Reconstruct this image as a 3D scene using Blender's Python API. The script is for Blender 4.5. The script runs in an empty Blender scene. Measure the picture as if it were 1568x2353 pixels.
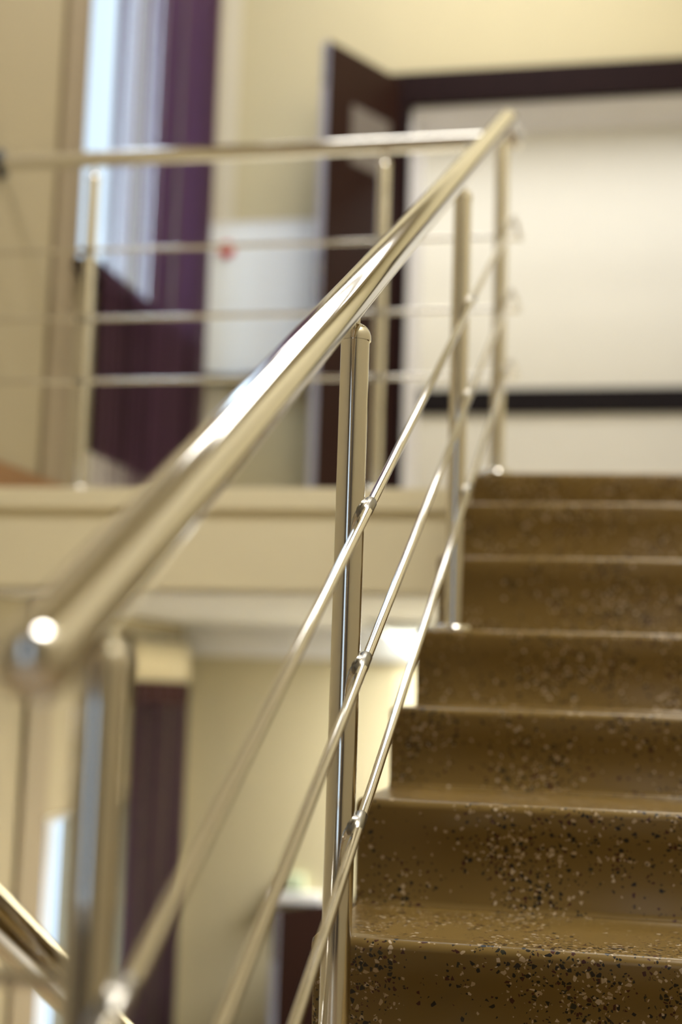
import bpy, bmesh, math, random
from mathutils import Vector, Matrix

random.seed(7)
S = bpy.context.scene
COL = S.collection
OZ = 3.25                      # eye height above the lower floor; build coordinates are relative to the eye

# ------------------------------------------------------------------ camera
PSI, TH, RO, FPX = -0.2052, 0.1255, 0.0323, 3264.55
fw = Vector((math.sin(PSI)*math.cos(TH), math.cos(PSI)*math.cos(TH), math.sin(TH)))
rt = Vector((math.cos(PSI), -math.sin(PSI), 0)); up = rt.cross(fw)
r2 = rt*math.cos(RO)+up*math.sin(RO); u2 = -rt*math.sin(RO)+up*math.cos(RO)
cd = bpy.data.cameras.new('camera'); cam = bpy.data.objects.new('camera', cd); COL.objects.link(cam)
cam.matrix_world = Matrix(((r2.x, u2.x, -fw.x, 0), (r2.y, u2.y, -fw.y, 0), (r2.z, u2.z, -fw.z, OZ), (0, 0, 0, 1)))
cd.sensor_fit = 'VERTICAL'; cd.sensor_height = 36.0; cd.lens = FPX/2353*36.0
cd.clip_start = .05
cd.dof.use_dof = True; cd.dof.focus_distance = 1.84; cd.dof.aperture_fstop = 1.65
S.camera = cam

# ------------------------------------------------------------------ world, lights, exposure
S.view_settings.view_transform = 'Standard'; S.view_settings.look = 'None'
S.view_settings.gamma = 1.0; S.view_settings.exposure = 0.50
try: S.view_settings.use_curve_mapping = False
except Exception: pass
S.cycles.max_bounces = 10; S.cycles.diffuse_bounces = 5; S.cycles.glossy_bounces = 6
S.cycles.transparent_max_bounces = 12
S.cycles.use_denoising = True
S.cycles.sample_clamp_indirect = 6.0
S.cycles.caustics_reflective = False; S.cycles.caustics_refractive = False

w = bpy.data.worlds.new('world'); S.world = w; w.use_nodes = True
nt = w.node_tree; bg = nt.nodes['Background']
# overcast sky: pale near the horizon, several times brighter high up
tc = nt.nodes.new('ShaderNodeTexCoord'); sx = nt.nodes.new('ShaderNodeSeparateXYZ'); mr = nt.nodes.new('ShaderNodeMapRange')
mr.inputs['From Min'].default_value = .46; mr.inputs['From Max'].default_value = .75; mr.inputs['To Min'].default_value = 1.02; mr.inputs['To Max'].default_value = 13.0
nt.links.new(tc.outputs['Generated'], sx.inputs[0]); nt.links.new(sx.outputs['Z'], mr.inputs['Value']); nt.links.new(mr.outputs['Result'], bg.inputs['Strength'])
bg.inputs['Color'].default_value = (.70, .84, 1.0, 1)

def area(name, loc, size, power, color, rot=(0, 0, 0), portal=False):
    l = bpy.data.lights.new(name, 'AREA'); l.shape = 'RECTANGLE'; l.size, l.size_y = size
    l.energy = power; l.color = color
    if portal: l.cycles.is_portal = True
    o = bpy.data.objects.new(name, l); COL.objects.link(o)
    o.location = (loc[0], loc[1], loc[2]+OZ); o.rotation_euler = rot
    return o
WARM = (1.0, .86, .60)
area('landing_lamp_light', (-.60, 4.70, 3.93), (1.6, 1.1), 29, (1.0, .97, .89))
area('added_strip_light', (-.70, 5.60, 3.93), (2.3, .14), 7.5, (1.0, .97, .95))  # unseen strip, added for the bright streak along the handrail
area('stairwell_lamp_light', (.48, 1.2, 3.93), (1.0, 1.8), 92, (1.0, .95, .86))
area('corridor_lamp_light', (-.4, 7.0, 3.15), (3.6, .3), 23, (1.0, .98, .95))
area('lower_lamp_light', (-.05, 5.72, .255), (1.0, .5), 84, (1.0, .98, .92))
HP = math.pi/2
area('window_portal', (-2.22, 5.195, 2.60), (1.13, 2.2), 1, (1, 1, 1), (0, -HP, 0), True).rotation_euler = (HP, 0, -HP)
area('window_portal', (-2.22, 5.05, -1.28), (.9, 1.6), 1, (1, 1, 1), (HP, 0, -HP), True)
area('window_portal', (-.75, -1.98, .5), (.8, 2.2), 1, (1, 1, 1), (HP, 0, 0), True)

# ------------------------------------------------------------------ materials
def lin(r, g, b):
    f = lambda c: (c/255/12.92) if c/255 <= .04045 else ((c/255+.055)/1.055)**2.4
    return (f(r), f(g), f(b), 1)
def mat(name, col, rough=.5, metal=0.0, spec=.5, noise=0.0, nscale=6.0, coat=0.0, bump=0.0, bscale=200.):
    m = bpy.data.materials.new(name); m.use_nodes = True; nt = m.node_tree; b = nt.nodes['Principled BSDF']
    b.inputs['Base Color'].default_value = col; b.inputs['Roughness'].default_value = rough
    b.inputs['Metallic'].default_value = metal; b.inputs['Specular IOR Level'].default_value = spec
    b.inputs['Coat Weight'].default_value = coat
    tc = nt.nodes.new('ShaderNodeTexCoord')
    if noise:
        n = nt.nodes.new('ShaderNodeTexNoise'); n.inputs['Scale'].default_value = nscale; n.inputs['Detail'].default_value = 4
        nt.links.new(tc.outputs['Object'], n.inputs['Vector'])
        mx = nt.nodes.new('ShaderNodeMix'); mx.data_type = 'RGBA'
        mx.inputs['A'].default_value = tuple(c*(1-noise) for c in col[:3])+(1,)
        mx.inputs['B'].default_value = tuple(min(1, c*(1+noise)) for c in col[:3])+(1,)
        nt.links.new(n.outputs['Fac'], mx.inputs['Factor']); nt.links.new(mx.outputs['Result'], b.inputs['Base Color'])
    if bump:
        n = nt.nodes.new('ShaderNodeTexNoise'); n.inputs['Scale'].default_value = bscale
        nt.links.new(tc.outputs['Object'], n.inputs['Vector'])
        bp = nt.nodes.new('ShaderNodeBump'); bp.inputs['Strength'].default_value = bump; bp.inputs['Distance'].default_value = .002
        nt.links.new(n.outputs['Fac'], bp.inputs['Height']); nt.links.new(bp.outputs['Normal'], b.inputs['Normal'])
    return m
M = {}
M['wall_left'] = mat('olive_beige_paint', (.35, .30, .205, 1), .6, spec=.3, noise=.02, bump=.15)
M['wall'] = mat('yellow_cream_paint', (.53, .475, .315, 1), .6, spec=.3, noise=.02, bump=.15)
M['wall_pale'] = mat('pale_cream_paint', (.80, .785, .73, 1), .6, spec=.3, noise=.02, bump=.15)
M['wall_lower'] = mat('cream_paint', (.74, .67, .46, 1), .6, spec=.3, noise=.02, bump=.15)
M['beige'] = mat('beige_paint', (.46, .39, .27, 1), .6, spec=.3, noise=.02)
M['wall_strip'] = mat('corner_strip_pale', (.62, .585, .49, 1), .6, spec=.3, noise=.02)  # paler than the back wall
M['strip'] = mat('brown_beige_tone', (.27, .22, .155, 1), .6, spec=.3, noise=.02)
M['rear'] = mat('brown_rear_paint', (.10, .085, .07, 1), .6, spec=.3, noise=.02)
M['floor_low'] = mat('light_floor_vinyl', (.66, .63, .60, 1), .4, noise=.05, nscale=3)
M['white'] = mat('white_paint', (.80, .80, .82, 1), .55, spec=.3, noise=.015)
M['ceiling_cream'] = mat('ceiling_cream_paint', (.52, .47, .37, 1), .7, spec=.2, noise=.02)
M['edge'] = mat('painted_edge_light', (.40, .39, .46, 1), .3, noise=.03)  # daylight on the doors' free edges, put into the colour
M['lining'] = mat('cool_white_paint', (.76, .76, .83, 1), .55, spec=.3, noise=.015)
M['white_gloss'] = mat('white_gloss_panel', (.86, .91, .97, 1), .25, noise=.01)
M['fascia'] = mat('fascia_paint', (.88, .82, .63, 1), .6, spec=.3, noise=.02, bump=.15)
M['steel'] = mat('polished_steel', (.82, .81, .79, 1), .06, 1.0, noise=.03, nscale=30)
M['steel_dull'] = mat('brushed_steel', (.62, .60, .56, 1), .22, 1.0, noise=.04, nscale=40)
M['steel_dark'] = mat('dark_steel_bracket', (.34, .33, .31, 1), .3, 1.0, noise=.04, nscale=40)  # darker than the other steel
M['black'] = mat('black_plastic', (.02, .02, .022, 1), .35, noise=.1)
M['red'] = mat('red_plastic', (.62, .03, .05, 1), .35, noise=.05)
M['pvc'] = mat('white_window_frame', (.82, .82, .84, 1), .35, noise=.01)
M['darkband'] = mat('dark_rail_paint', (.014, .011, .013, 1), .5, spec=.08, noise=.1)
M['paper'] = mat('paper', (.15, .13, .12, 1), .7, noise=.04)
M['grey'] = mat('grey_metal', (.34, .35, .34, 1), .5, noise=.03)
M['green'] = mat('pale_green_plastic', (.52, .60, .42, 1), .5, noise=.03)
M['floor'] = mat('floor_vinyl', (.30, .22, .13, 1), .4, noise=.08, nscale=3)
M['cream_fabric'] = mat('cream_fabric', (.62, .55, .38, 1), .9, spec=.1, noise=.08, nscale=30)
M['brown_fabric'] = mat('brown_fabric', (.045, .018, .014, 1), .9, spec=.1, noise=.1, nscale=30)

def wood(name, c1, c2, rough=.4, spec=.2):
    m = bpy.data.materials.new(name); m.use_nodes = True; nt = m.node_tree; b = nt.nodes['Principled BSDF']
    tc = nt.nodes.new('ShaderNodeTexCoord'); mp = nt.nodes.new('ShaderNodeMapping'); mp.inputs['Scale'].default_value = (14, 14, .8)
    n = nt.nodes.new('ShaderNodeTexNoise'); n.inputs['Scale'].default_value = 3; n.inputs['Detail'].default_value = 6; n.inputs['Distortion'].default_value = .6
    mx = nt.nodes.new('ShaderNodeMix'); mx.data_type = 'RGBA'; mx.inputs['A'].default_value = c1; mx.inputs['B'].default_value = c2
    nt.links.new(tc.outputs['Object'], mp.inputs['Vector']); nt.links.new(mp.outputs['Vector'], n.inputs['Vector'])
    nt.links.new(n.outputs['Fac'], mx.inputs['Factor']); nt.links.new(mx.outputs['Result'], b.inputs['Base Color'])
    b.inputs['Roughness'].default_value = rough; b.inputs['Specular IOR Level'].default_value = spec
    return m
M['wood'] = wood('dark_door_wood', (.016, .006, .005, 1), (.027, .011, .008, 1), .42, .12)
M['wood_deep'] = wood('dark_red_door_wood', (.006, .0015, .001, 1), (.010, .003, .002, 1), .6, .04)
M['frame_wood'] = wood('door_frame_wood', (.008, .003, .004, 1), (.016, .006, .007, 1), .45, .06)
M['sill_wood'] = wood('dark_panel_wood', (.020, .013, .012, 1), (.035, .022, .018, 1), .5)
M['brown'] = wood('brown_skirting', (.20, .11, .05, 1), (.28, .16, .08, 1), .5)

def terrazzo():
    m = bpy.data.materials.new('brown_terrazzo'); m.use_nodes = True; nt = m.node_tree; L = nt.links.new
    b = nt.nodes['Principled BSDF']; N = nt.nodes.new
    tc = N('ShaderNodeTexCoord')
    cl = N('ShaderNodeTexNoise'); cl.inputs['Scale'].default_value = 7.5; cl.inputs['Detail'].default_value = 2.5; cl.inputs['Roughness'].default_value = .6
    L(tc.outputs['Object'], cl.inputs['Vector'])
    bn = N('ShaderNodeTexNoise'); bn.inputs['Scale'].default_value = 4; bn.inputs['Detail'].default_value = 5
    L(tc.outputs['Object'], bn.inputs['Vector'])
    base = N('ShaderNodeMix'); base.data_type = 'RGBA'
    base.inputs['A'].default_value = (.172, .110, .030, 1); base.inputs['B'].default_value = (.212, .138, .040, 1)
    L(bn.outputs['Fac'], base.inputs['Factor'])
    cur = base.outputs['Result']
    def layer(cur, scale, lo, hi, edge, off):
        mp = N('ShaderNodeMapping'); mp.inputs['Location'].default_value = off; L(tc.outputs['Object'], mp.inputs['Vector'])
        v = N('ShaderNodeTexVoronoi'); v.inputs['Scale'].default_value = scale; v.inputs['Randomness'].default_value = 1; L(mp.outputs['Vector'], v.inputs['Vector'])
        e = N('ShaderNodeTexVoronoi'); e.feature = 'DISTANCE_TO_EDGE'; e.inputs['Scale'].default_value = scale; e.inputs['Randomness'].default_value = 1; L(mp.outputs['Vector'], e.inputs['Vector'])
        sp = N('ShaderNodeSeparateColor'); L(v.outputs['Color'], sp.inputs['Color'])
        th = N('ShaderNodeMapRange'); th.inputs['From Min'].default_value = .44; th.inputs['From Max'].default_value = .68
        th.inputs['To Min'].default_value = lo; th.inputs['To Max'].default_value = hi; L(cl.outputs['Fac'], th.inputs['Value'])
        lt = N('ShaderNodeMath'); lt.operation = 'LESS_THAN'; L(sp.outputs['Red'], lt.inputs[0]); L(th.outputs['Result'], lt.inputs[1])
        ge = N('ShaderNodeMath'); ge.operation = 'GREATER_THAN'; L(e.outputs['Distance'], ge.inputs[0]); ge.inputs[1].default_value = edge
        mk = N('ShaderNodeMath'); mk.operation = 'MULTIPLY'; L(lt.outputs[0], mk.inputs[0]); L(ge.outputs[0], mk.inputs[1])
        rp = N('ShaderNodeValToRGB'); rp.color_ramp.interpolation = 'CONSTANT'
        els = rp.color_ramp.elements
        els[0].position = 0; els[0].color = (.006, .006, .007, 1); els[1].position = .42; els[1].color = (.48, .38, .26, 1)
        for p, c in ((.66, (.56, .47, .36, 1)), (.74, (.050, .010, .008, 1)), (.92, (.020, .022, .016, 1))):
            q = els.new(p); q.color = c
        L(sp.outputs['Green'], rp.inputs['Fac'])
        mx = N('ShaderNodeMix'); mx.data_type = 'RGBA'; L(mk.outputs[0], mx.inputs['Factor']); L(cur, mx.inputs['A']); L(rp.outputs['Color'], mx.inputs['B'])
        return mx.outputs['Result']
    cur = layer(cur, 155, .02, .44, .10, (0, 0, 0))
    cur = layer(cur, 280, .02, .26, .12, (3.1, 1.7, .4))
    L(cur, b.inputs['Base Color'])
    b.inputs['Roughness'].default_value = .30; b.inputs['Specular IOR Level'].default_value = .5
    return m
M['terrazzo'] = terrazzo()

def strings_mat(name, dc, tcol):
    m = bpy.data.materials.new(name); m.use_nodes = True; nt = m.node_tree; L = nt.links.new
    for n in list(nt.nodes):
        if n.type != 'OUTPUT_MATERIAL': nt.nodes.remove(n)
    out = nt.nodes[0]; d = nt.nodes.new('ShaderNodeBsdfDiffuse'); t = nt.nodes.new('ShaderNodeBsdfTranslucent'); mx = nt.nodes.new('ShaderNodeMixShader')
    n = nt.nodes.new('ShaderNodeTexNoise'); n.inputs['Scale'].default_value = 60; mc = nt.nodes.new('ShaderNodeMix'); mc.data_type = 'RGBA'
    mc.inputs['A'].default_value = tuple(.6*c for c in dc[:3])+(1,); mc.inputs['B'].default_value = tuple(1.4*c for c in dc[:3])+(1,)
    tc = nt.nodes.new('ShaderNodeTexCoord'); L(tc.outputs['Object'], n.inputs['Vector']); L(n.outputs['Fac'], mc.inputs['Factor']); L(mc.outputs['Result'], d.inputs['Color'])
    t.inputs['Color'].default_value = tcol; mx.inputs[0].default_value = .5
    L(d.outputs[0], mx.inputs[1]); L(t.outputs[0], mx.inputs[2]); L(mx.outputs[0], out.inputs['Surface'])
    return m
M['strings'] = strings_mat('purple_curtain_string', (.075, .046, .048, 1), (.56, .37, .57, 1))
M['strings_brown'] = strings_mat('brown_curtain_string', (.085, .055, .050, 1), (.22, .14, .26, 1))

def glass():
    m = bpy.data.materials.new('window_glass'); m.use_nodes = True; nt = m.node_tree; L = nt.links.new
    for n in list(nt.nodes):
        if n.type != 'OUTPUT_MATERIAL': nt.nodes.remove(n)
    out = nt.nodes[0]; t = nt.nodes.new('ShaderNodeBsdfTransparent'); g = nt.nodes.new('ShaderNodeBsdfGlossy'); g.inputs['Roughness'].default_value = .02
    t.inputs['Color'].default_value = (.95, .97, .97, 1); mx = nt.nodes.new('ShaderNodeMixShader'); mx.inputs[0].default_value = .06
    L(t.outputs[0], mx.inputs[1]); L(g.outputs[0], mx.inputs[2]); L(mx.outputs[0], out.inputs['Surface'])
    return m
M['glass'] = glass()
def emit(name, col, st):
    m = bpy.data.materials.new(name); m.use_nodes = True; b = m.node_tree.nodes['Principled BSDF']
    b.inputs['Base Color'].default_value = (.8, .8, .8, 1)
    b.inputs['Emission Color'].default_value = col; b.inputs['Emission Strength'].default_value = st
    return m
M['glow'] = emit('lit_lamp_diffuser', (.97, 1.0, .88, 1), 2.2)
M['glow_panel'] = emit('lit_ceiling_panel', (1, .94, .80, 1), 1.5)

# ------------------------------------------------------------------ mesh helpers (eye-relative coordinates)
def smooth(bm):
    for f in bm.faces: f.smooth = True
def bx(bm, x0, x1, y0, y1, z0, z1):
    v = [bm.verts.new((x, y, z)) for x in (x0, x1) for y in (y0, y1) for z in (z0, z1)]
    for a in ((0, 1, 3, 2), (4, 6, 7, 5), (0, 4, 5, 1), (2, 3, 7, 6), (0, 2, 6, 4), (1, 5, 7, 3)):
        bm.faces.new([v[i] for i in a])
def box(x0, x1, y0, y1, z0, z1, bevel=0.0):
    bm = bmesh.new(); bx(bm, x0, x1, y0, y1, z0, z1)
    if bevel: bmesh.ops.bevel(bm, geom=bm.edges[:], offset=bevel, segments=2, affect='EDGES', profile=.7)
    return bm
def frame_of(d):
    d = d.normalized(); a = Vector((0, 0, 1)) if abs(d.z) < .9 else Vector((1, 0, 0))
    u = d.cross(a).normalized(); return u, d.cross(u)
def rings(bm, pts, radii, n=28, cap=True):
    pts = [Vector(p) for p in pts]; radii = list(radii); R_ = []
    # support rings close to both ends keep the long sides' shading straight
    if len(pts) == 2 and (pts[1]-pts[0]).length > .02:
        d = (pts[1]-pts[0]).normalized()*.003
        pts = [pts[0], pts[0]+d, pts[1]-d, pts[1]]; radii = [radii[0], radii[0], radii[1], radii[1]]
    u = None
    for i, p in enumerate(pts):
        if i == 0: d = pts[1]-pts[0]
        elif i == len(pts)-1: d = pts[-1]-pts[-2]
        else: d = (pts[i+1]-pts[i]).normalized()+(pts[i]-pts[i-1]).normalized()
        d.normalize()
        if u is None: u, v = frame_of(d)
        else:
            u = (u-d*u.dot(d)).normalized(); v = d.cross(u)
        R_.append([bm.verts.new(p+(u*math.cos(2*math.pi*k/n)+v*math.sin(2*math.pi*k/n))*radii[i]) for k in range(n)])
    for a, b in zip(R_, R_[1:]):
        for k in range(n):
            f = bm.faces.new((a[k], a[(k+1) % n], b[(k+1) % n], b[k])); f.smooth = True
    if cap:
        for ring, inner in ((R_[0], R_[1]), (R_[-1], R_[-2])):
            cap_face = bm.faces.new(ring)
            for e in cap_face.edges: e.smooth = False
def fillet(pts, r, seg=7):
    pts = [Vector(p) for p in pts]; out = [pts[0]]
    for a, b, c in zip(pts, pts[1:], pts[2:]):
        d1 = (a-b); d2 = (c-b); k = min(r, d1.length*.45, d2.length*.45)
        p = b+d1.normalized()*k; q = b+d2.normalized()*k
        for i in range(seg+1):
            t = i/seg; out.append(p*(1-t)**2+b*2*t*(1-t)+q*t*t)
    out.append(pts[-1]); return out
def tube(pts, r, n=28, fil=0.0):
    bm = bmesh.new()
    if fil: pts = fillet(pts, fil)
    rings(bm, pts, [r]*len(pts), n); return bm
def dome(bm, base, d, r, n=28, seg=7, h=None, skirt=0.0):
    d = Vector(d).normalized(); base = Vector(base); h = h or r
    pts = []; rr = []
    if skirt: pts.append(base-d*skirt); rr.append(r)
    for i in range(seg+1):
        a = i/seg*math.pi/2*.985; pts.append(base+d*h*math.sin(a)); rr.append(r*math.cos(a))
    rings(bm, pts, rr, n)

def obj(name, bm, m, parent=None):
    me = bpy.data.meshes.new(name)
    off = Vector((0, 0, OZ))
    root = parent; acc = Vector((0, 0, 0))
    while root is not None: acc += root.location; root = root.parent
    bmesh.ops.recalc_face_normals(bm, faces=bm.faces[:])
    for v in bm.verts: v.co += off-acc
    bm.to_mesh(me); bm.free()
    o = bpy.data.objects.new(name, me); COL.objects.link(o); me.materials.append(M[m] if isinstance(m, str) else m)
    if parent is not None: o.parent = parent
    return o
def tag(o, label, cat, group=None, kind=None):
    o['label'] = label; o['category'] = cat
    if group: o['group'] = group
    if kind: o['kind'] = kind
    return o
def thing(name, label, cat, loc, group=None, kind=None):
    o = bpy.data.objects.new(name, None); COL.objects.link(o); o.empty_display_size = .1
    o.location = (loc[0], loc[1], loc[2]+OZ)
    return tag(o, label, cat, group, kind)
def struct(name, bm, m, label, cat):
    return tag(obj(name, bm, m), label, cat, kind='structure')

# ------------------------------------------------------------------ key dimensions (fitted to the photograph)
XR, DEL = -.3527, .025
ZH, MS = -.4122, .5286
ZB = (-.6928, -.8886, -1.0849)
Y0, T, XN = 1.9033, .2878, -.4187
NOSE = [-.3226, -.1619, -.0226, .1275, .2992, .4562, .5738]
FL = .574                      # upper landing floor
YE = 3.95                      # landing edge
XL = -1.97                     # left wall
YB = 6.15                      # back wall
CL = .283                      # lower ceiling
LF = -3.25                     # lower floor
HL = -.96                      # half landing
XRW = 1.05                     # right wall
YR = -1.75                     # rear wall
TOP = 4.0
WY0, WY1, WZ0, WZ1 = 4.63, 5.76, 1.495, 3.70
LW0, LW1, LZ0, LZ1 = 4.62, 5.48, -2.1, -.46

# ------------------------------------------------------------------ setting
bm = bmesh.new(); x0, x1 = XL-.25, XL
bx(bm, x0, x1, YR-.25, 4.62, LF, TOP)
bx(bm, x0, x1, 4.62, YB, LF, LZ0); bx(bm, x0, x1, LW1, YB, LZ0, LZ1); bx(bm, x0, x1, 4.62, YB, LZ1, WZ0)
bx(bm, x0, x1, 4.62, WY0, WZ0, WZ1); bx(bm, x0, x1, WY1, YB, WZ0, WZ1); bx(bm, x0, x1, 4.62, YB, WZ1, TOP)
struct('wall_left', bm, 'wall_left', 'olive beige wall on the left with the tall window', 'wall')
DX0, DX1, DZ = -1.014, .75, 2.675
bm = bmesh.new()
bx(bm, XL, DX0, YB, YB+.34, LF, TOP); bx(bm, DX1, XRW, YB, YB+.34, LF, TOP)
bx(bm, DX0, DX1, YB, YB+.34, DZ, TOP); bx(bm, DX0, DX1, YB, YB+.34, CL, FL)
bx(bm, XL-.25, XL, YB, YB+.34, LF, TOP)
struct('wall_back', bm, 'wall', 'yellow cream back wall above and beside the wide doorway', 'wall')
struct('wall_lower', box(DX0, DX1, YB+.001, YB+.34, LF, CL-.001), 'wall_lower', 'pale cream wall below the landing, behind the stair steps', 'wall')
struct('wall_right', box(XRW, XRW+.25, YR-.25, YB+.34, LF, TOP), 'wall_lower', 'cream wall along the right side of the stairs', 'wall')
bm = bmesh.new(); RX0, RX1, RZ0, RZ1 = -1.15, -.35, -.6, 1.6
bx(bm, XL, RX0, YR-.25, YR, LF, TOP); bx(bm, RX1, XRW, YR-.25, YR, LF, TOP); bx(bm, RX0, RX1, YR-.25, YR, LF, RZ0); bx(bm, RX0, RX1, YR-.25, YR, RZ1, TOP)
struct('wall_rear', bm, 'rear', 'brown wall behind the half landing', 'wall')
struct('ceiling', box(XL-.25, XRW+.25, YR-.25, YB+.34, TOP, TOP+.15), 'ceiling_cream', 'cream ceiling over the stairwell', 'ceiling')
struct('floor', box(XL-.25, XRW+.25, YR-.25, YB+.34, LF-.15, LF), 'floor_low', 'light floor of the level below', 'floor')
# upper landing slab with its cream edge
bm = bmesh.new(); bx(bm, XL, XN-.0, YE, YB, CL, FL-.002); bx(bm, XN, XRW, Y0+6*T+.25, YB, CL, FL-.002)
struct('floor_landing', bm, 'fascia', 'cream edge of the upper landing slab under the railing', 'floor')
struct('trim_1', box(XL, XN-.005, YE-.022, YE+.10, FL-.062, FL+.002, .006), 'fascia', 'protruding cream lip along the top of the landing edge', 'trim')
struct('ceiling_lower', box(XL, XRW, YE+.03, YB, CL-.012, CL-.001), 'white', 'white ceiling of the level below, under the landing', 'ceiling')
struct('trim_2', box(XL, XRW, YB-.03, YB, CL-.145, CL-.013), 'white', 'white band along the top of the lower back wall', 'trim')
struct('floor_half_landing', box(XL, XRW, YR, Y0-3*T+.02, HL-.2, HL), 'floor', 'half landing floor at the foot of the stairs', 'floor')
# corridor behind the doorway
struct('wall_corridor', box(-2.2, 3.2, 7.75, 7.95, FL-.3, 3.4), 'wall_pale', 'pale cream corridor wall with a dark horizontal band', 'wall')
bm = bmesh.new(); bx(bm, -2.2, -2.1, YB+.34, 7.95, FL-.3, 3.4); bx(bm, 3.2, 3.3, YB+.34, 7.95, FL-.3, 3.4)
bx(bm, XRW, 3.2, YB+.2, YB+.34, FL-.3, 3.4)
struct('wall_corridor_end', bm, 'wall_pale', 'pale end walls of the corridor', 'wall')
struct('ceiling_corridor', box(-2.2, 3.3, YB+.34, 7.95, 3.18, 3.3), 'lining', 'white ceiling strip of the corridor seen below the door head', 'ceiling')
struct('floor_corridor', box(-2.2, 3.3, YB+.0, 7.95, FL-.2, FL-.003), 'floor', 'corridor floor beyond the doorway', 'floor')
struct('trim_3', box(-2.1, 3.2, 7.73, 7.75, 1.547, 1.690, .003), 'darkband', 'dark horizontal band on the pale corridor wall', 'trim')
# door frame: head and jamb, dark wood, white lining
f = thing('trim_4', 'dark wooden frame around the wide doorway', 'door frame', (DX0, YB, FL), kind='structure')
obj('head', box(DX0-.11, DX1+.11, YB-.035, YB+.02, DZ-.005, DZ+.142, .004), 'frame_wood', f)
obj('jamb', box(DX0-.11, DX0+.002, YB-.03, YB+.02, FL, DZ-.004, .004), 'frame_wood', f)
obj('jamb', box(DX1-.002, DX1+.11, YB-.03, YB+.02, FL, DZ-.004, .004), 'frame_wood', f)
ln = obj('lining', box(DX0+.015, DX1-.015, YB+.022, YB+.345, DZ-.016, DZ-.001), 'lining', f); ln['label'] = 'white painted head reveal'
ln = obj('lining', box(DX0+.001, DX0+.014, YB+.022, YB+.345, FL, DZ-.006), 'lining', f); ln['label'] = 'white painted door reveal'
# darker strip beside the window, sill, panel, baseboard
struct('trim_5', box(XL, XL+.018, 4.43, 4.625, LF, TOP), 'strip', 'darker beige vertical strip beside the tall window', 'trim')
struct('trim_6', box(XL, XL+.028, 4.86, 5.9, .85, WZ0-.04), 'sill_wood', 'dark panel under the window behind the string curtain', 'trim')
struct('baseboard_left', box(XL, XL+.02, YE+.1, 4.86, FL, FL+.108, .003), 'brown', 'brown baseboard at the foot of the left wall', 'baseboard')
struct('baseboard_left.001', box(XL, XL+.02, 4.86, YB, FL, .84), 'wall_pale', 'pale base of the wall below the dark panel', 'baseboard')

def window(name, x, y0, y1, z0, z1, label, mull):
    t = thing(name, label, 'window', (x-.12, (y0+y1)/2, z0), kind='structure')
    bm = bmesh.new(); w_ = .045
    bx(bm, x-.16, x-.10, y0, y0+w_, z0, z1); bx(bm, x-.16, x-.10, y1-w_, y1, z0, z1)
    bx(bm, x-.16, x-.10, y0+w_, y1-w_, z0, z0+w_); bx(bm, x-.16, x-.10, y0+w_, y1-w_, z1-w_, z1)
    obj('window_frame', bm, 'pvc', t)
    ys = [y0+w_]+mull+[y1-w_]
    for m_ in mull: obj('mullion', box(x-.155, x-.105, m_-.02, m_+.02, z0+w_, z1-w_), 'pvc', t)
    for a, b in zip(ys, ys[1:]):
        obj('pane', box(x-.133, x-.127, a+(.02 if a in mull else 0), b-(.02 if b in mull else 0), z0+w_, z1-w_), 'glass', t)
    return t
wn = window('window_1', XL, WY0, WY1, WZ0, WZ1, 'tall bright upper window behind the purple string curtain', [5.45])
s_ = obj('window_sill', box(XL-.10, XL+.10, 4.58, 5.9, WZ0-.045, WZ0, .006), 'sill_wood', wn); s_['label'] = 'dark wooden sill'
wn = window('window_2', XL, LW0, LW1, LZ0, LZ1, 'bright lower window at the bottom left corner', [4.97])
rw = thing('window_3', 'window in the wall behind the half landing', 'window', ((RX0+RX1)/2, YR-.12, RZ0), kind='structure')
bm = bmesh.new(); w_ = .05
bx(bm, RX0, RX0+w_, YR-.15, YR-.09, RZ0, RZ1); bx(bm, RX1-w_, RX1, YR-.15, YR-.09, RZ0, RZ1); bx(bm, RX0+w_, RX1-w_, YR-.15, YR-.09, RZ0, RZ0+w_); bx(bm, RX0+w_, RX1-w_, YR-.15, YR-.09, RZ1-w_, RZ1)
obj('window_frame', bm, 'pvc', rw); obj('pane', box(RX0+w_, RX1-w_, YR-.123, YR-.117, RZ0+w_, RZ1-w_), 'glass', rw)

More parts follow.
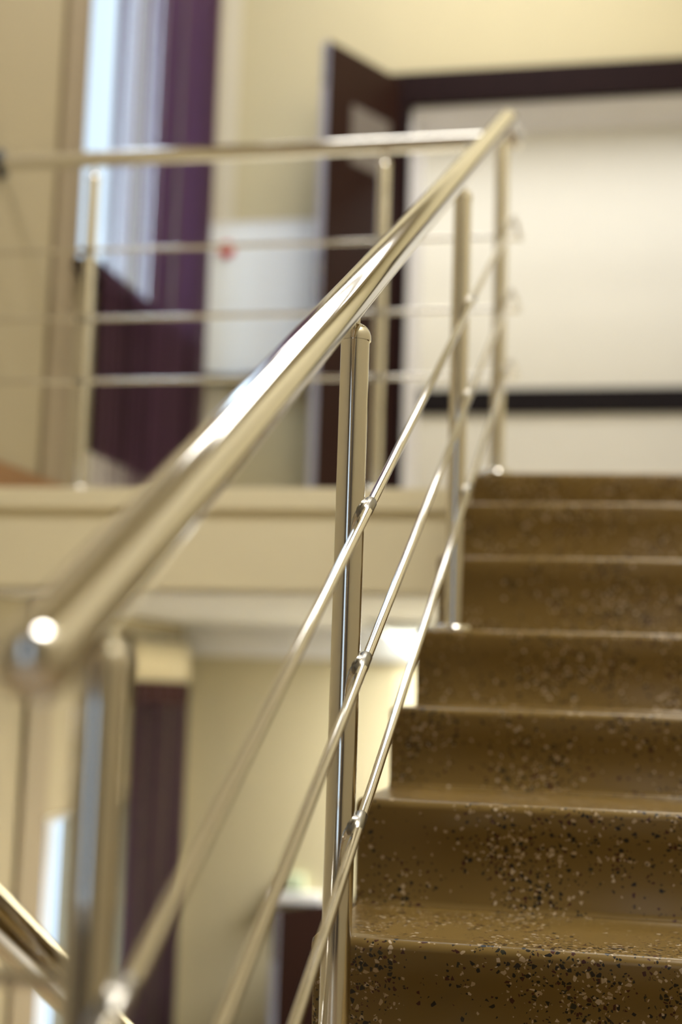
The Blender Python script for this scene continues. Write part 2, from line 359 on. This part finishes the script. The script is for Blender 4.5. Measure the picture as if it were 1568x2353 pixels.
# doors: leaf swung open towards the stairs, hinged at the dark jamb
def door(name, free, hinge, z0, z1, label, m, paper):
    t = thing(name, label, 'door', (hinge[0], hinge[1], z0), kind='structure')
    a = Vector((free[0], free[1], 0)); b = Vector((hinge[0], hinge[1], 0)); d = (b-a); L_ = d.length; d.normalize(); n = Vector((-d.y, d.x, 0))
    if n.x > 0: n = -n
    def slab(s0, s1, o0, o1, za, zb, bev=0.0):
        bm = bmesh.new(); bx(bm, s0, s1, o0, o1, za, zb)
        if bev: bmesh.ops.bevel(bm, geom=bm.edges[:], offset=bev, segments=2, affect='EDGES')
        for v in bm.verts: v.co = a+d*v.co.x+n*v.co.y+Vector((0, 0, v.co.z))
        return bm
    obj('leaf', slab(0, L_, 0, .042, z0, z1, .002), m, t)
    es = obj('edge_light', slab(-.0012, .0004, .0015, .0405, z0+.002, z1-.002), 'edge', t); es['label'] = 'window light painted as a lilac-grey strip on the door edge'  # lit edge painted as a thin pale strip
    e = obj('edge_plate', slab(-.0035, .001, .010, .032, z1-.20, z1-.02), 'steel_dull', t); e['label'] = 'steel flush bolt plate'
    lk = obj('lock_plate', slab(-.0035, .001, .009, .033, z0+1.02, z0+1.26), 'steel_dull', t); lk['label'] = 'steel lock plate'
    obj('latch', slab(-.012, -.0035, .014, .028, z0+1.17, z0+1.20, .002), 'steel', lk)
    obj('latch', slab(-.012, -.0035, .014, .028, z0+1.08, z0+1.11, .002), 'steel', lk)
    for zz in (z0+.3, z0+1.15, z1-.3):
        obj('hinge', tube([b+n*.046+Vector((0, 0, zz-.05)), b+n*.046+Vector((0, 0, zz+.05))], .009, 14), 'steel_dull', t)
    if paper:
        p = obj('paper_notice', slab(.16, .42, -.003, -.0005, z1-.50, z1-.235), 'paper')
        tag(p, 'pale paper notice fixed on the open dark door near its top', 'notice')
    return t
door('door_1', (-1.298, 5.68), (-1.06, 6.11), FL+.008, 2.785, 'dark brown door leaf standing open beside the upper doorway', 'wood', True)
door('door_2', (-1.375, 5.65), (-1.08, 6.11), LF+.008, -.873, 'dark red-brown door standing open at the bottom below the landing', 'wood_deep', False)

# ------------------------------------------------------------------ staircase
stc = thing('staircase', 'brown speckled terrazzo flight of steps rising on the right', 'staircase', (.3, Y0-3*T, HL))
zs = [-.4832+.0, ] and [NOSE[0]-.1606*3, NOSE[0]-.1606*2, NOSE[0]-.1606]+NOSE
ks = list(range(-3, 7))
def step_bm(y, z, zprev, depth):
    # profile in YZ: nose rounded, riser leaning in slightly, sealed at the back
    r = .012; prof = []
    prof.append((y+depth, z))
    prof.append((y+.035, z))
    for i in range(9):
        a = math.pi/2+i/8*math.radians(96); prof.append((y+r+r*math.cos(a), z-r+r*math.sin(a)))
    prof.append((y+.008, z-.05)); prof.append((y+.014, z-.066))
    prof.append((y+.020, zprev+.012)); prof.append((y+.0165, zprev+.003)); prof.append((y+.013, zprev-.001))
    prof.append((y+.02, zprev-.06)); prof.append((y+depth, zprev-.06+(.12 if depth < .32 else 0)))
    bm = bmesh.new(); A = []; B = []
    xa, xb = XN, XRW-.002
    e = .006
    cols = []
    for X, ins in ((xa, e), (xa+e, 0), (xb, 0)):
        cols.append([bm.verts.new((X, yy+(ins if yy < y+.06 else 0), zz-(ins if zz > z-.02 else 0))) for yy, zz in prof])
    n = len(prof)
    for c0, c1 in zip(cols, cols[1:]):
        for i in range(n):
            fc = bm.faces.new((c0[i], c0[(i+1) % n], c1[(i+1) % n], c1[i])); fc.smooth = 1 <= i <= 14
    bm.faces.new(cols[0]); bm.faces.new(cols[-1][::-1])
    return bm
for k, z in zip(ks, zs):
    y = Y0+k*T; zp = zs[ks.index(k)-1] if k > -3 else HL
    o = obj('step', step_bm(y, z, zp, T+.02 if k < 6 else .27), 'terrazzo', stc)
bm = bmesh.new()   # waist slab under the steps
ya, yb_ = Y0-3*T+.06, Y0+6*T+.2
for X in (XN+.02, XRW-.003):
    pass
v = [bm.verts.new((X, y, z)) for X in (XN+.012, XRW-.003) for y, z in ((ya, HL-.18), (yb_, .40-.15), (yb_, .36), (ya, HL-.02))]
for a in ((0, 1, 2, 3), (7, 6, 5, 4), (0, 4, 5, 1), (1, 5, 6, 2), (2, 6, 7, 3), (3, 7, 4, 0)): bm.faces.new([v[i] for i in a])
obj('slab', bm, 'wall_lower', stc)

# ------------------------------------------------------------------ railings
RPOST, RRAIL, RBAR = .0185, .025, .0066
def hz(y): return ZH+MS*y
DIRS = Vector((0, 1, MS)).normalized()

def post(parent, x, y, z0, zcap, zrail, n=32):
    p = obj('post', tube([(x, y, z0), (x, y, zcap)], RPOST, n), 'steel', parent)
    bm = bmesh.new(); dome(bm, (x, y, zcap), (0, 0, 1), RPOST*1.10, n, 8, skirt=.004)
    obj('post_cap', bm, 'steel', p)
    obj('pin', tube([(x, y, zcap+.012), (x, y, zrail)], .006, 16), 'steel', p)
    bm = bmesh.new(); rings(bm, [(x, y, z0), (x, y, z0+.006), (x, y, z0+.010)], [.040, .040, .034], 36)
    obj('base_plate', bm, 'steel', p)
    return p
def bracket(parent, x, y, z, dirx=1.0, along=DIRS):
    # saddle that carries a bar on the side of a post
    bm = bmesh.new(); a = Vector((x+dirx*(RPOST-.006), y, z)); b = Vector((x+dirx*DEL, y, z))
    rings(bm, [a, a.lerp(b, .5), b], [.0115, .0098, .0080], 20)
    c = Vector((x+dirx*(DEL-.0015), y, z))
    rings(bm, [c-along*.021, c-along*.016, c+along*.016, c+along*.021], [.0058, .0084, .0084, .0058], 18)
    obj('bar_bracket', bm, 'steel_dark', parent)

ZL = (1.316, 1.101, .907); ZLR = 1.617; YL = 4.0
sr = thing('stair_railing', 'polished steel stair railing climbing beside the terrazzo steps', 'railing', (XR, Y0, NOSE[0]))
ye = (ZLR-ZH)/MS
pts = fillet([(XR, .802, hz(.802)), (XR, ye, ZLR), (XR, YL, ZLR)], .05)
hr = obj('handrail', tube(pts, RRAIL, 48), 'steel', sr)
bm = bmesh.new(); dome(bm, (XR, .802, hz(.802)), -DIRS, RRAIL*1.02, 40, 9, skirt=.012, h=RRAIL*.8)
obj('end_cap', bm, 'steel', hr)
py = {0: .919, 1: 1.75, 2: 2.8325, 3: 3.6705}
base = {0: HL, 1: zs[2], 2: NOSE[3], 3: NOSE[6]}
for i in range(4):
    zr = hz(py[i]); post(sr, XR, py[i], base[i], zr-.062, zr-.02)
for zb, zl in zip(ZB, ZL):
    ym = (zl-zb)/MS
    pts = fillet([(XR+DEL, .835, zb+MS*.835), (XR+DEL, ym, zl), (XR+DEL, YL, zl)], .05)
    b = obj('bar', tube(pts, RBAR, 24), 'steel', sr)
    for i in range(4):
        bracket(sr, XR, py[i], zb+MS*py[i])

lr = thing('landing_railing', 'horizontal steel railing along the edge of the upper landing', 'railing', (-1.2, YL, FL))
hr = obj('handrail', tube([(XL+.02, YL, ZLR), (XR+.024, YL, ZLR)], RRAIL*.98, 40), 'steel', lr)
bm = bmesh.new(); rings(bm, [(XL+.001, YL, ZLR), (XL+.012, YL, ZLR), (XL+.018, YL, ZLR)], [.045, .045, .032], 36); obj('wall_flange', bm, 'black', hr)['label'] = 'dark wall flange'
for X in (-1.650, -.735):
    post(lr, X, YL, FL+.002, ZLR-.062, ZLR-.02)
    for zl in ZL:
        bm = bmesh.new(); rings(bm, [(X, YL-RPOST+.004, zl), (X, YL-DEL+.004, zl)], [.0095, .0085], 16)
        rings(bm, [(X-.018, YL-DEL, zl), (X+.018, YL-DEL, zl)], [.0084, .0084], 16); obj('bar_bracket', bm, 'steel_dark', lr)
for zl in ZL:
    obj('bar', tube([(XL+.002, YL-DEL, zl), (XR-.03, YL-DEL, zl), (XR+DEL, YL, zl)], RBAR, 20, .03), 'steel', lr)

# railing of the flight that goes down on the other side of the well
XD = -.60
dr = thing('descending_railing', 'dark steel railing slanting down at the bottom left corner', 'railing', (XD, 1.2, -1.6))
dz = lambda y: -.221-MS*(y-1.3)
hr = obj('handrail', tube([(XD, .80, dz(.80)), (XD, 3.4, dz(3.4))], RRAIL, 40), 'steel', dr)
bm = bmesh.new(); dome(bm, (XD, .80, dz(.80)), Vector((0, -1, MS)).normalized(), RRAIL*1.06, 36, 8, skirt=.012, h=RRAIL*.8); obj('end_cap', bm, 'steel', hr)
for y in (.919, 1.9, 2.9):
    post(dr, XD, y, HL if y < 1 else dz(y)-1.0, dz(y)-.062, dz(y)-.02)
for o_ in (.24, .42, .60):
    obj('bar', tube([(XD-DEL, .84, dz(.84)-o_), (XD-DEL, 3.4, dz(3.4)-o_)], RBAR, 18), 'steel', dr)
    for y in (.919, 1.9, 2.9): bracket(dr, XD, y, dz(y)-o_, -1.0, Vector((0, 1, -MS)).normalized())
obj('link_bar', tube([(XD+.004, .925, -.198), (XR-.012, .925, -.198)], RBAR*.95, 20), 'steel', dr)['label'] = 'short horizontal bar between the two end posts'
bm = bmesh.new(); x0_, x1_ = XL, XD-.05 if False else XD+.08
v = [bm.verts.new((X, y, z)) for X in (XL, XD+.08) for y, z in ((Y0-3*T+.02, HL-.2), (3.9, HL-1.65-.2), (3.9, HL-1.65), (Y0-3*T+.02, HL))]
for a in ((0, 1, 2, 3), (7, 6, 5, 4), (0, 4, 5, 1), (1, 5, 6, 2), (2, 6, 7, 3), (3, 7, 4, 0)): bm.faces.new([v[i] for i in a])
struct('floor_ramp', bm, 'floor', 'sloping slab of the flight going down', 'floor')

# ------------------------------------------------------------------ string curtains
def strings(pos, z0, z1, r):
    bm = bmesh.new()
    for x, y, rr in pos:
        q = [(rr, 0), (0, rr), (-rr, 0), (0, -rr)]
        jx = random.uniform(-.006, .006); jy = random.uniform(-.006, .006)
        a = [bm.verts.new((x+u, y+v, z1)) for u, v in q]; b = [bm.verts.new((x+u+jx, y+v+jy, z0+random.uniform(0, .02))) for u, v in q]
        for i in range(4): bm.faces.new((a[i], a[(i+1) % 4], b[(i+1) % 4], b[i]))
    return bm
cu = thing('string_curtain', 'long purple string curtain hanging in front of the tall upper window', 'curtain', (XL+.13, 5.2, FL))
pos = []; y = 4.62
while y < 5.04:
    pos.append((XL+.13+random.uniform(-.012, .012), y, random.uniform(.0016, .0026))); y += random.choice((.006, .008, .010, .026, .040))
while y < 5.77:
    pos.append((XL+.13+random.uniform(-.03, .03), y, random.uniform(.003, .0045))); y += random.choice((.004, .005, .006, .006, .013))
s = obj('strings', strings(pos, FL+.02, 3.84, .003), 'strings', cu); s['kind'] = 'stuff'
obj('curtain_rail', tube([(XL+.13, 4.5, 3.85), (XL+.13, 5.85, 3.85)], .014, 16), 'steel_dull', cu)
for y_ in (4.55, 5.82): obj('rail_bracket', tube([(XL, y_, 3.85), (XL+.13, y_, 3.85)], .008, 12), 'steel_dull', cu)

cl_ = thing('string_curtain', 'brown string curtain with a pleated cream heading below the landing', 'curtain', (XL+.05, 5.7, LF))
pos = []; y = 5.33
while y < 6.03:
    pos.append((XL+.05+random.uniform(-.02, .02), y, random.uniform(.0028, .0045))); y += random.uniform(.006, .0105)
s = obj('strings', strings(pos, LF+.02, .0, .003), 'strings_brown', cl_); s['kind'] = 'stuff'
def pleats(x, y0, y1, z0, z1, amp, n):
    bm = bmesh.new(); A = []
    N_ = n*8
    for i in range(N_+1):
        yy = y0+(y1-y0)*i/N_; xx = x+amp*math.sin(2*math.pi*n*i/N_)
        A.append((bm.verts.new((xx+.004, yy, z0)), bm.verts.new((xx+.004, yy, z1)), bm.verts.new((xx-.004, yy, z1)), bm.verts.new((xx-.004, yy, z0))))
    for a, b in zip(A, A[1:]):
        for i in range(4):
            fc = bm.faces.new((a[i], a[(i+1) % 4], b[(i+1) % 4], b[i])); fc.smooth = i in (0, 2)
    bm.faces.new(A[0]); bm.faces.new(A[-1][::-1]); return bm
hd = obj('heading', pleats(XL+.05, 5.32, 6.04, .018, .175, .014, 9), 'cream_fabric', cl_); hd['label'] = 'pleated cream heading'
obj('band', box(XL+.038, XL+.062, 5.33, 6.03, -.075, .016, .003), 'brown_fabric', cl_)
obj('curtain_rail', tube([(XL+.05, 5.28, .19), (XL+.05, 6.1, .19)], .010, 14), 'steel_dull', cl_)

# ------------------------------------------------------------------ cabinet beside the curtain
struct('trim_7', box(-1.935, -1.838, YB-.012, YB, FL, TOP), 'wall_strip', 'pale vertical strip in the corner beside the string curtain', 'trim')
wb = thing('whiteboard', 'white board on the back wall between the string curtain and the open door', 'whiteboard', (-1.62, YB, 1.39))
obj('board', box(-1.955, -1.30, YB-.030, YB-.013, 1.425, 2.125, .002), 'white_gloss', wb)
bm = bmesh.new(); bx(bm, -1.965, -1.955, YB-.034, YB-.013, 1.415, 2.140); bx(bm, -1.30, -1.29, YB-.034, YB-.013, 1.415, 2.140); bx(bm, -1.955, -1.30, YB-.034, YB-.013, 2.126, 2.140); bx(bm, -1.955, -1.30, YB-.034, YB-.013, 1.415, 1.424)
obj('board_frame', bm, 'white', wb)
obj('pen_tray', box(-1.955, -1.30, YB-.085, YB-.013, 1.395, 1.413, .003), 'steel_dull', wb)
bm = bmesh.new(); rings(bm, [(-1.852, YB-.031, 2.005), (-1.852, YB-.044, 2.005), (-1.852, YB-.050, 2.005)], [.036, .036, .028], 24)
tag(obj('magnet', bm, 'red'), 'round red magnet on the white board', 'magnet')

# ------------------------------------------------------------------ lower level fittings
lm = thing('wall_lamp', 'glowing wedge-shaped lamp under the white lower ceiling', 'lamp', (-.86, YB-.10, CL-.1))
bm = bmesh.new(); zt, zb_ = .262, .150
A = [(-1.045, YB-.05, zt), (-.70, YB-.05, zt), (-.70, YB-.20, zt), (-1.045, YB-.20, zt)]
B = [(-.925, YB-.05, zb_), (-.80, YB-.05, zb_), (-.80, YB-.16, zb_), (-.925, YB-.16, zb_)]
va = [bm.verts.new(p) for p in A]; vb = [bm.verts.new(p) for p in B]
bm.faces.new(va); bm.faces.new(vb[::-1])
for i in range(4): bm.faces.new((va[i], va[(i+1) % 4], vb[(i+1) % 4], vb[i]))
obj('diffuser', bm, 'glow', lm)
obj('mount', box(-1.0, -.72, 5.35, YB-.21, CL-.03, CL-.013), 'grey', lm)
bm = bmesh.new(); bx(bm, -1.0, -.72, YB-.21, YB-.05, .263, CL-.013); obj('housing', bm, 'grey', lm)
em = thing('wall_fitting', 'small pale green fitting on the cream wall above the lower door', 'fitting', (-1.42, YB, -.85))
obj('cover', box(-1.47, -1.385, YB-.05, YB, -.86, -.79, .01), 'green', em)
obj('tray', box(-1.52, -1.30, YB-.06, YB, -.905, -.865, .004), 'white', em)

# lamps that light the stairwell (fixtures around the lights set at the top)
def panel(x, y, z, sx, sy, label):
    t = thing('ceiling_light', label, 'ceiling light', (x, y, z))
    bm = bmesh.new(); h = .05
    bx(bm, x-sx/2-.03, x+sx/2+.03, y-sy/2-.03, y-sy/2, z-.03, z+h-.001); bx(bm, x-sx/2-.03, x+sx/2+.03, y+sy/2, y+sy/2+.03, z-.03, z+h-.001)
    bx(bm, x-sx/2-.03, x-sx/2, y-sy/2, y+sy/2, z-.03, z+h-.001); bx(bm, x+sx/2, x+sx/2+.03, y-sy/2, y+sy/2, z-.03, z+h-.001)
    obj('frame', bm, 'pvc', t); obj('diffuser', box(x-sx/2, x+sx/2, y-sy/2, y+sy/2, z+.012, z+h-.002), 'glow_panel', t)
panel(-.70, 5.60, 3.95, 2.34, .18, 'added unseen strip light along the landing wall')
panel(-.60, 4.70, 3.95, 1.64, 1.14, 'large ceiling light over the upper landing')
panel(.48, 1.2, 3.95, 1.04, 1.84, 'wide ceiling light over the stairs')
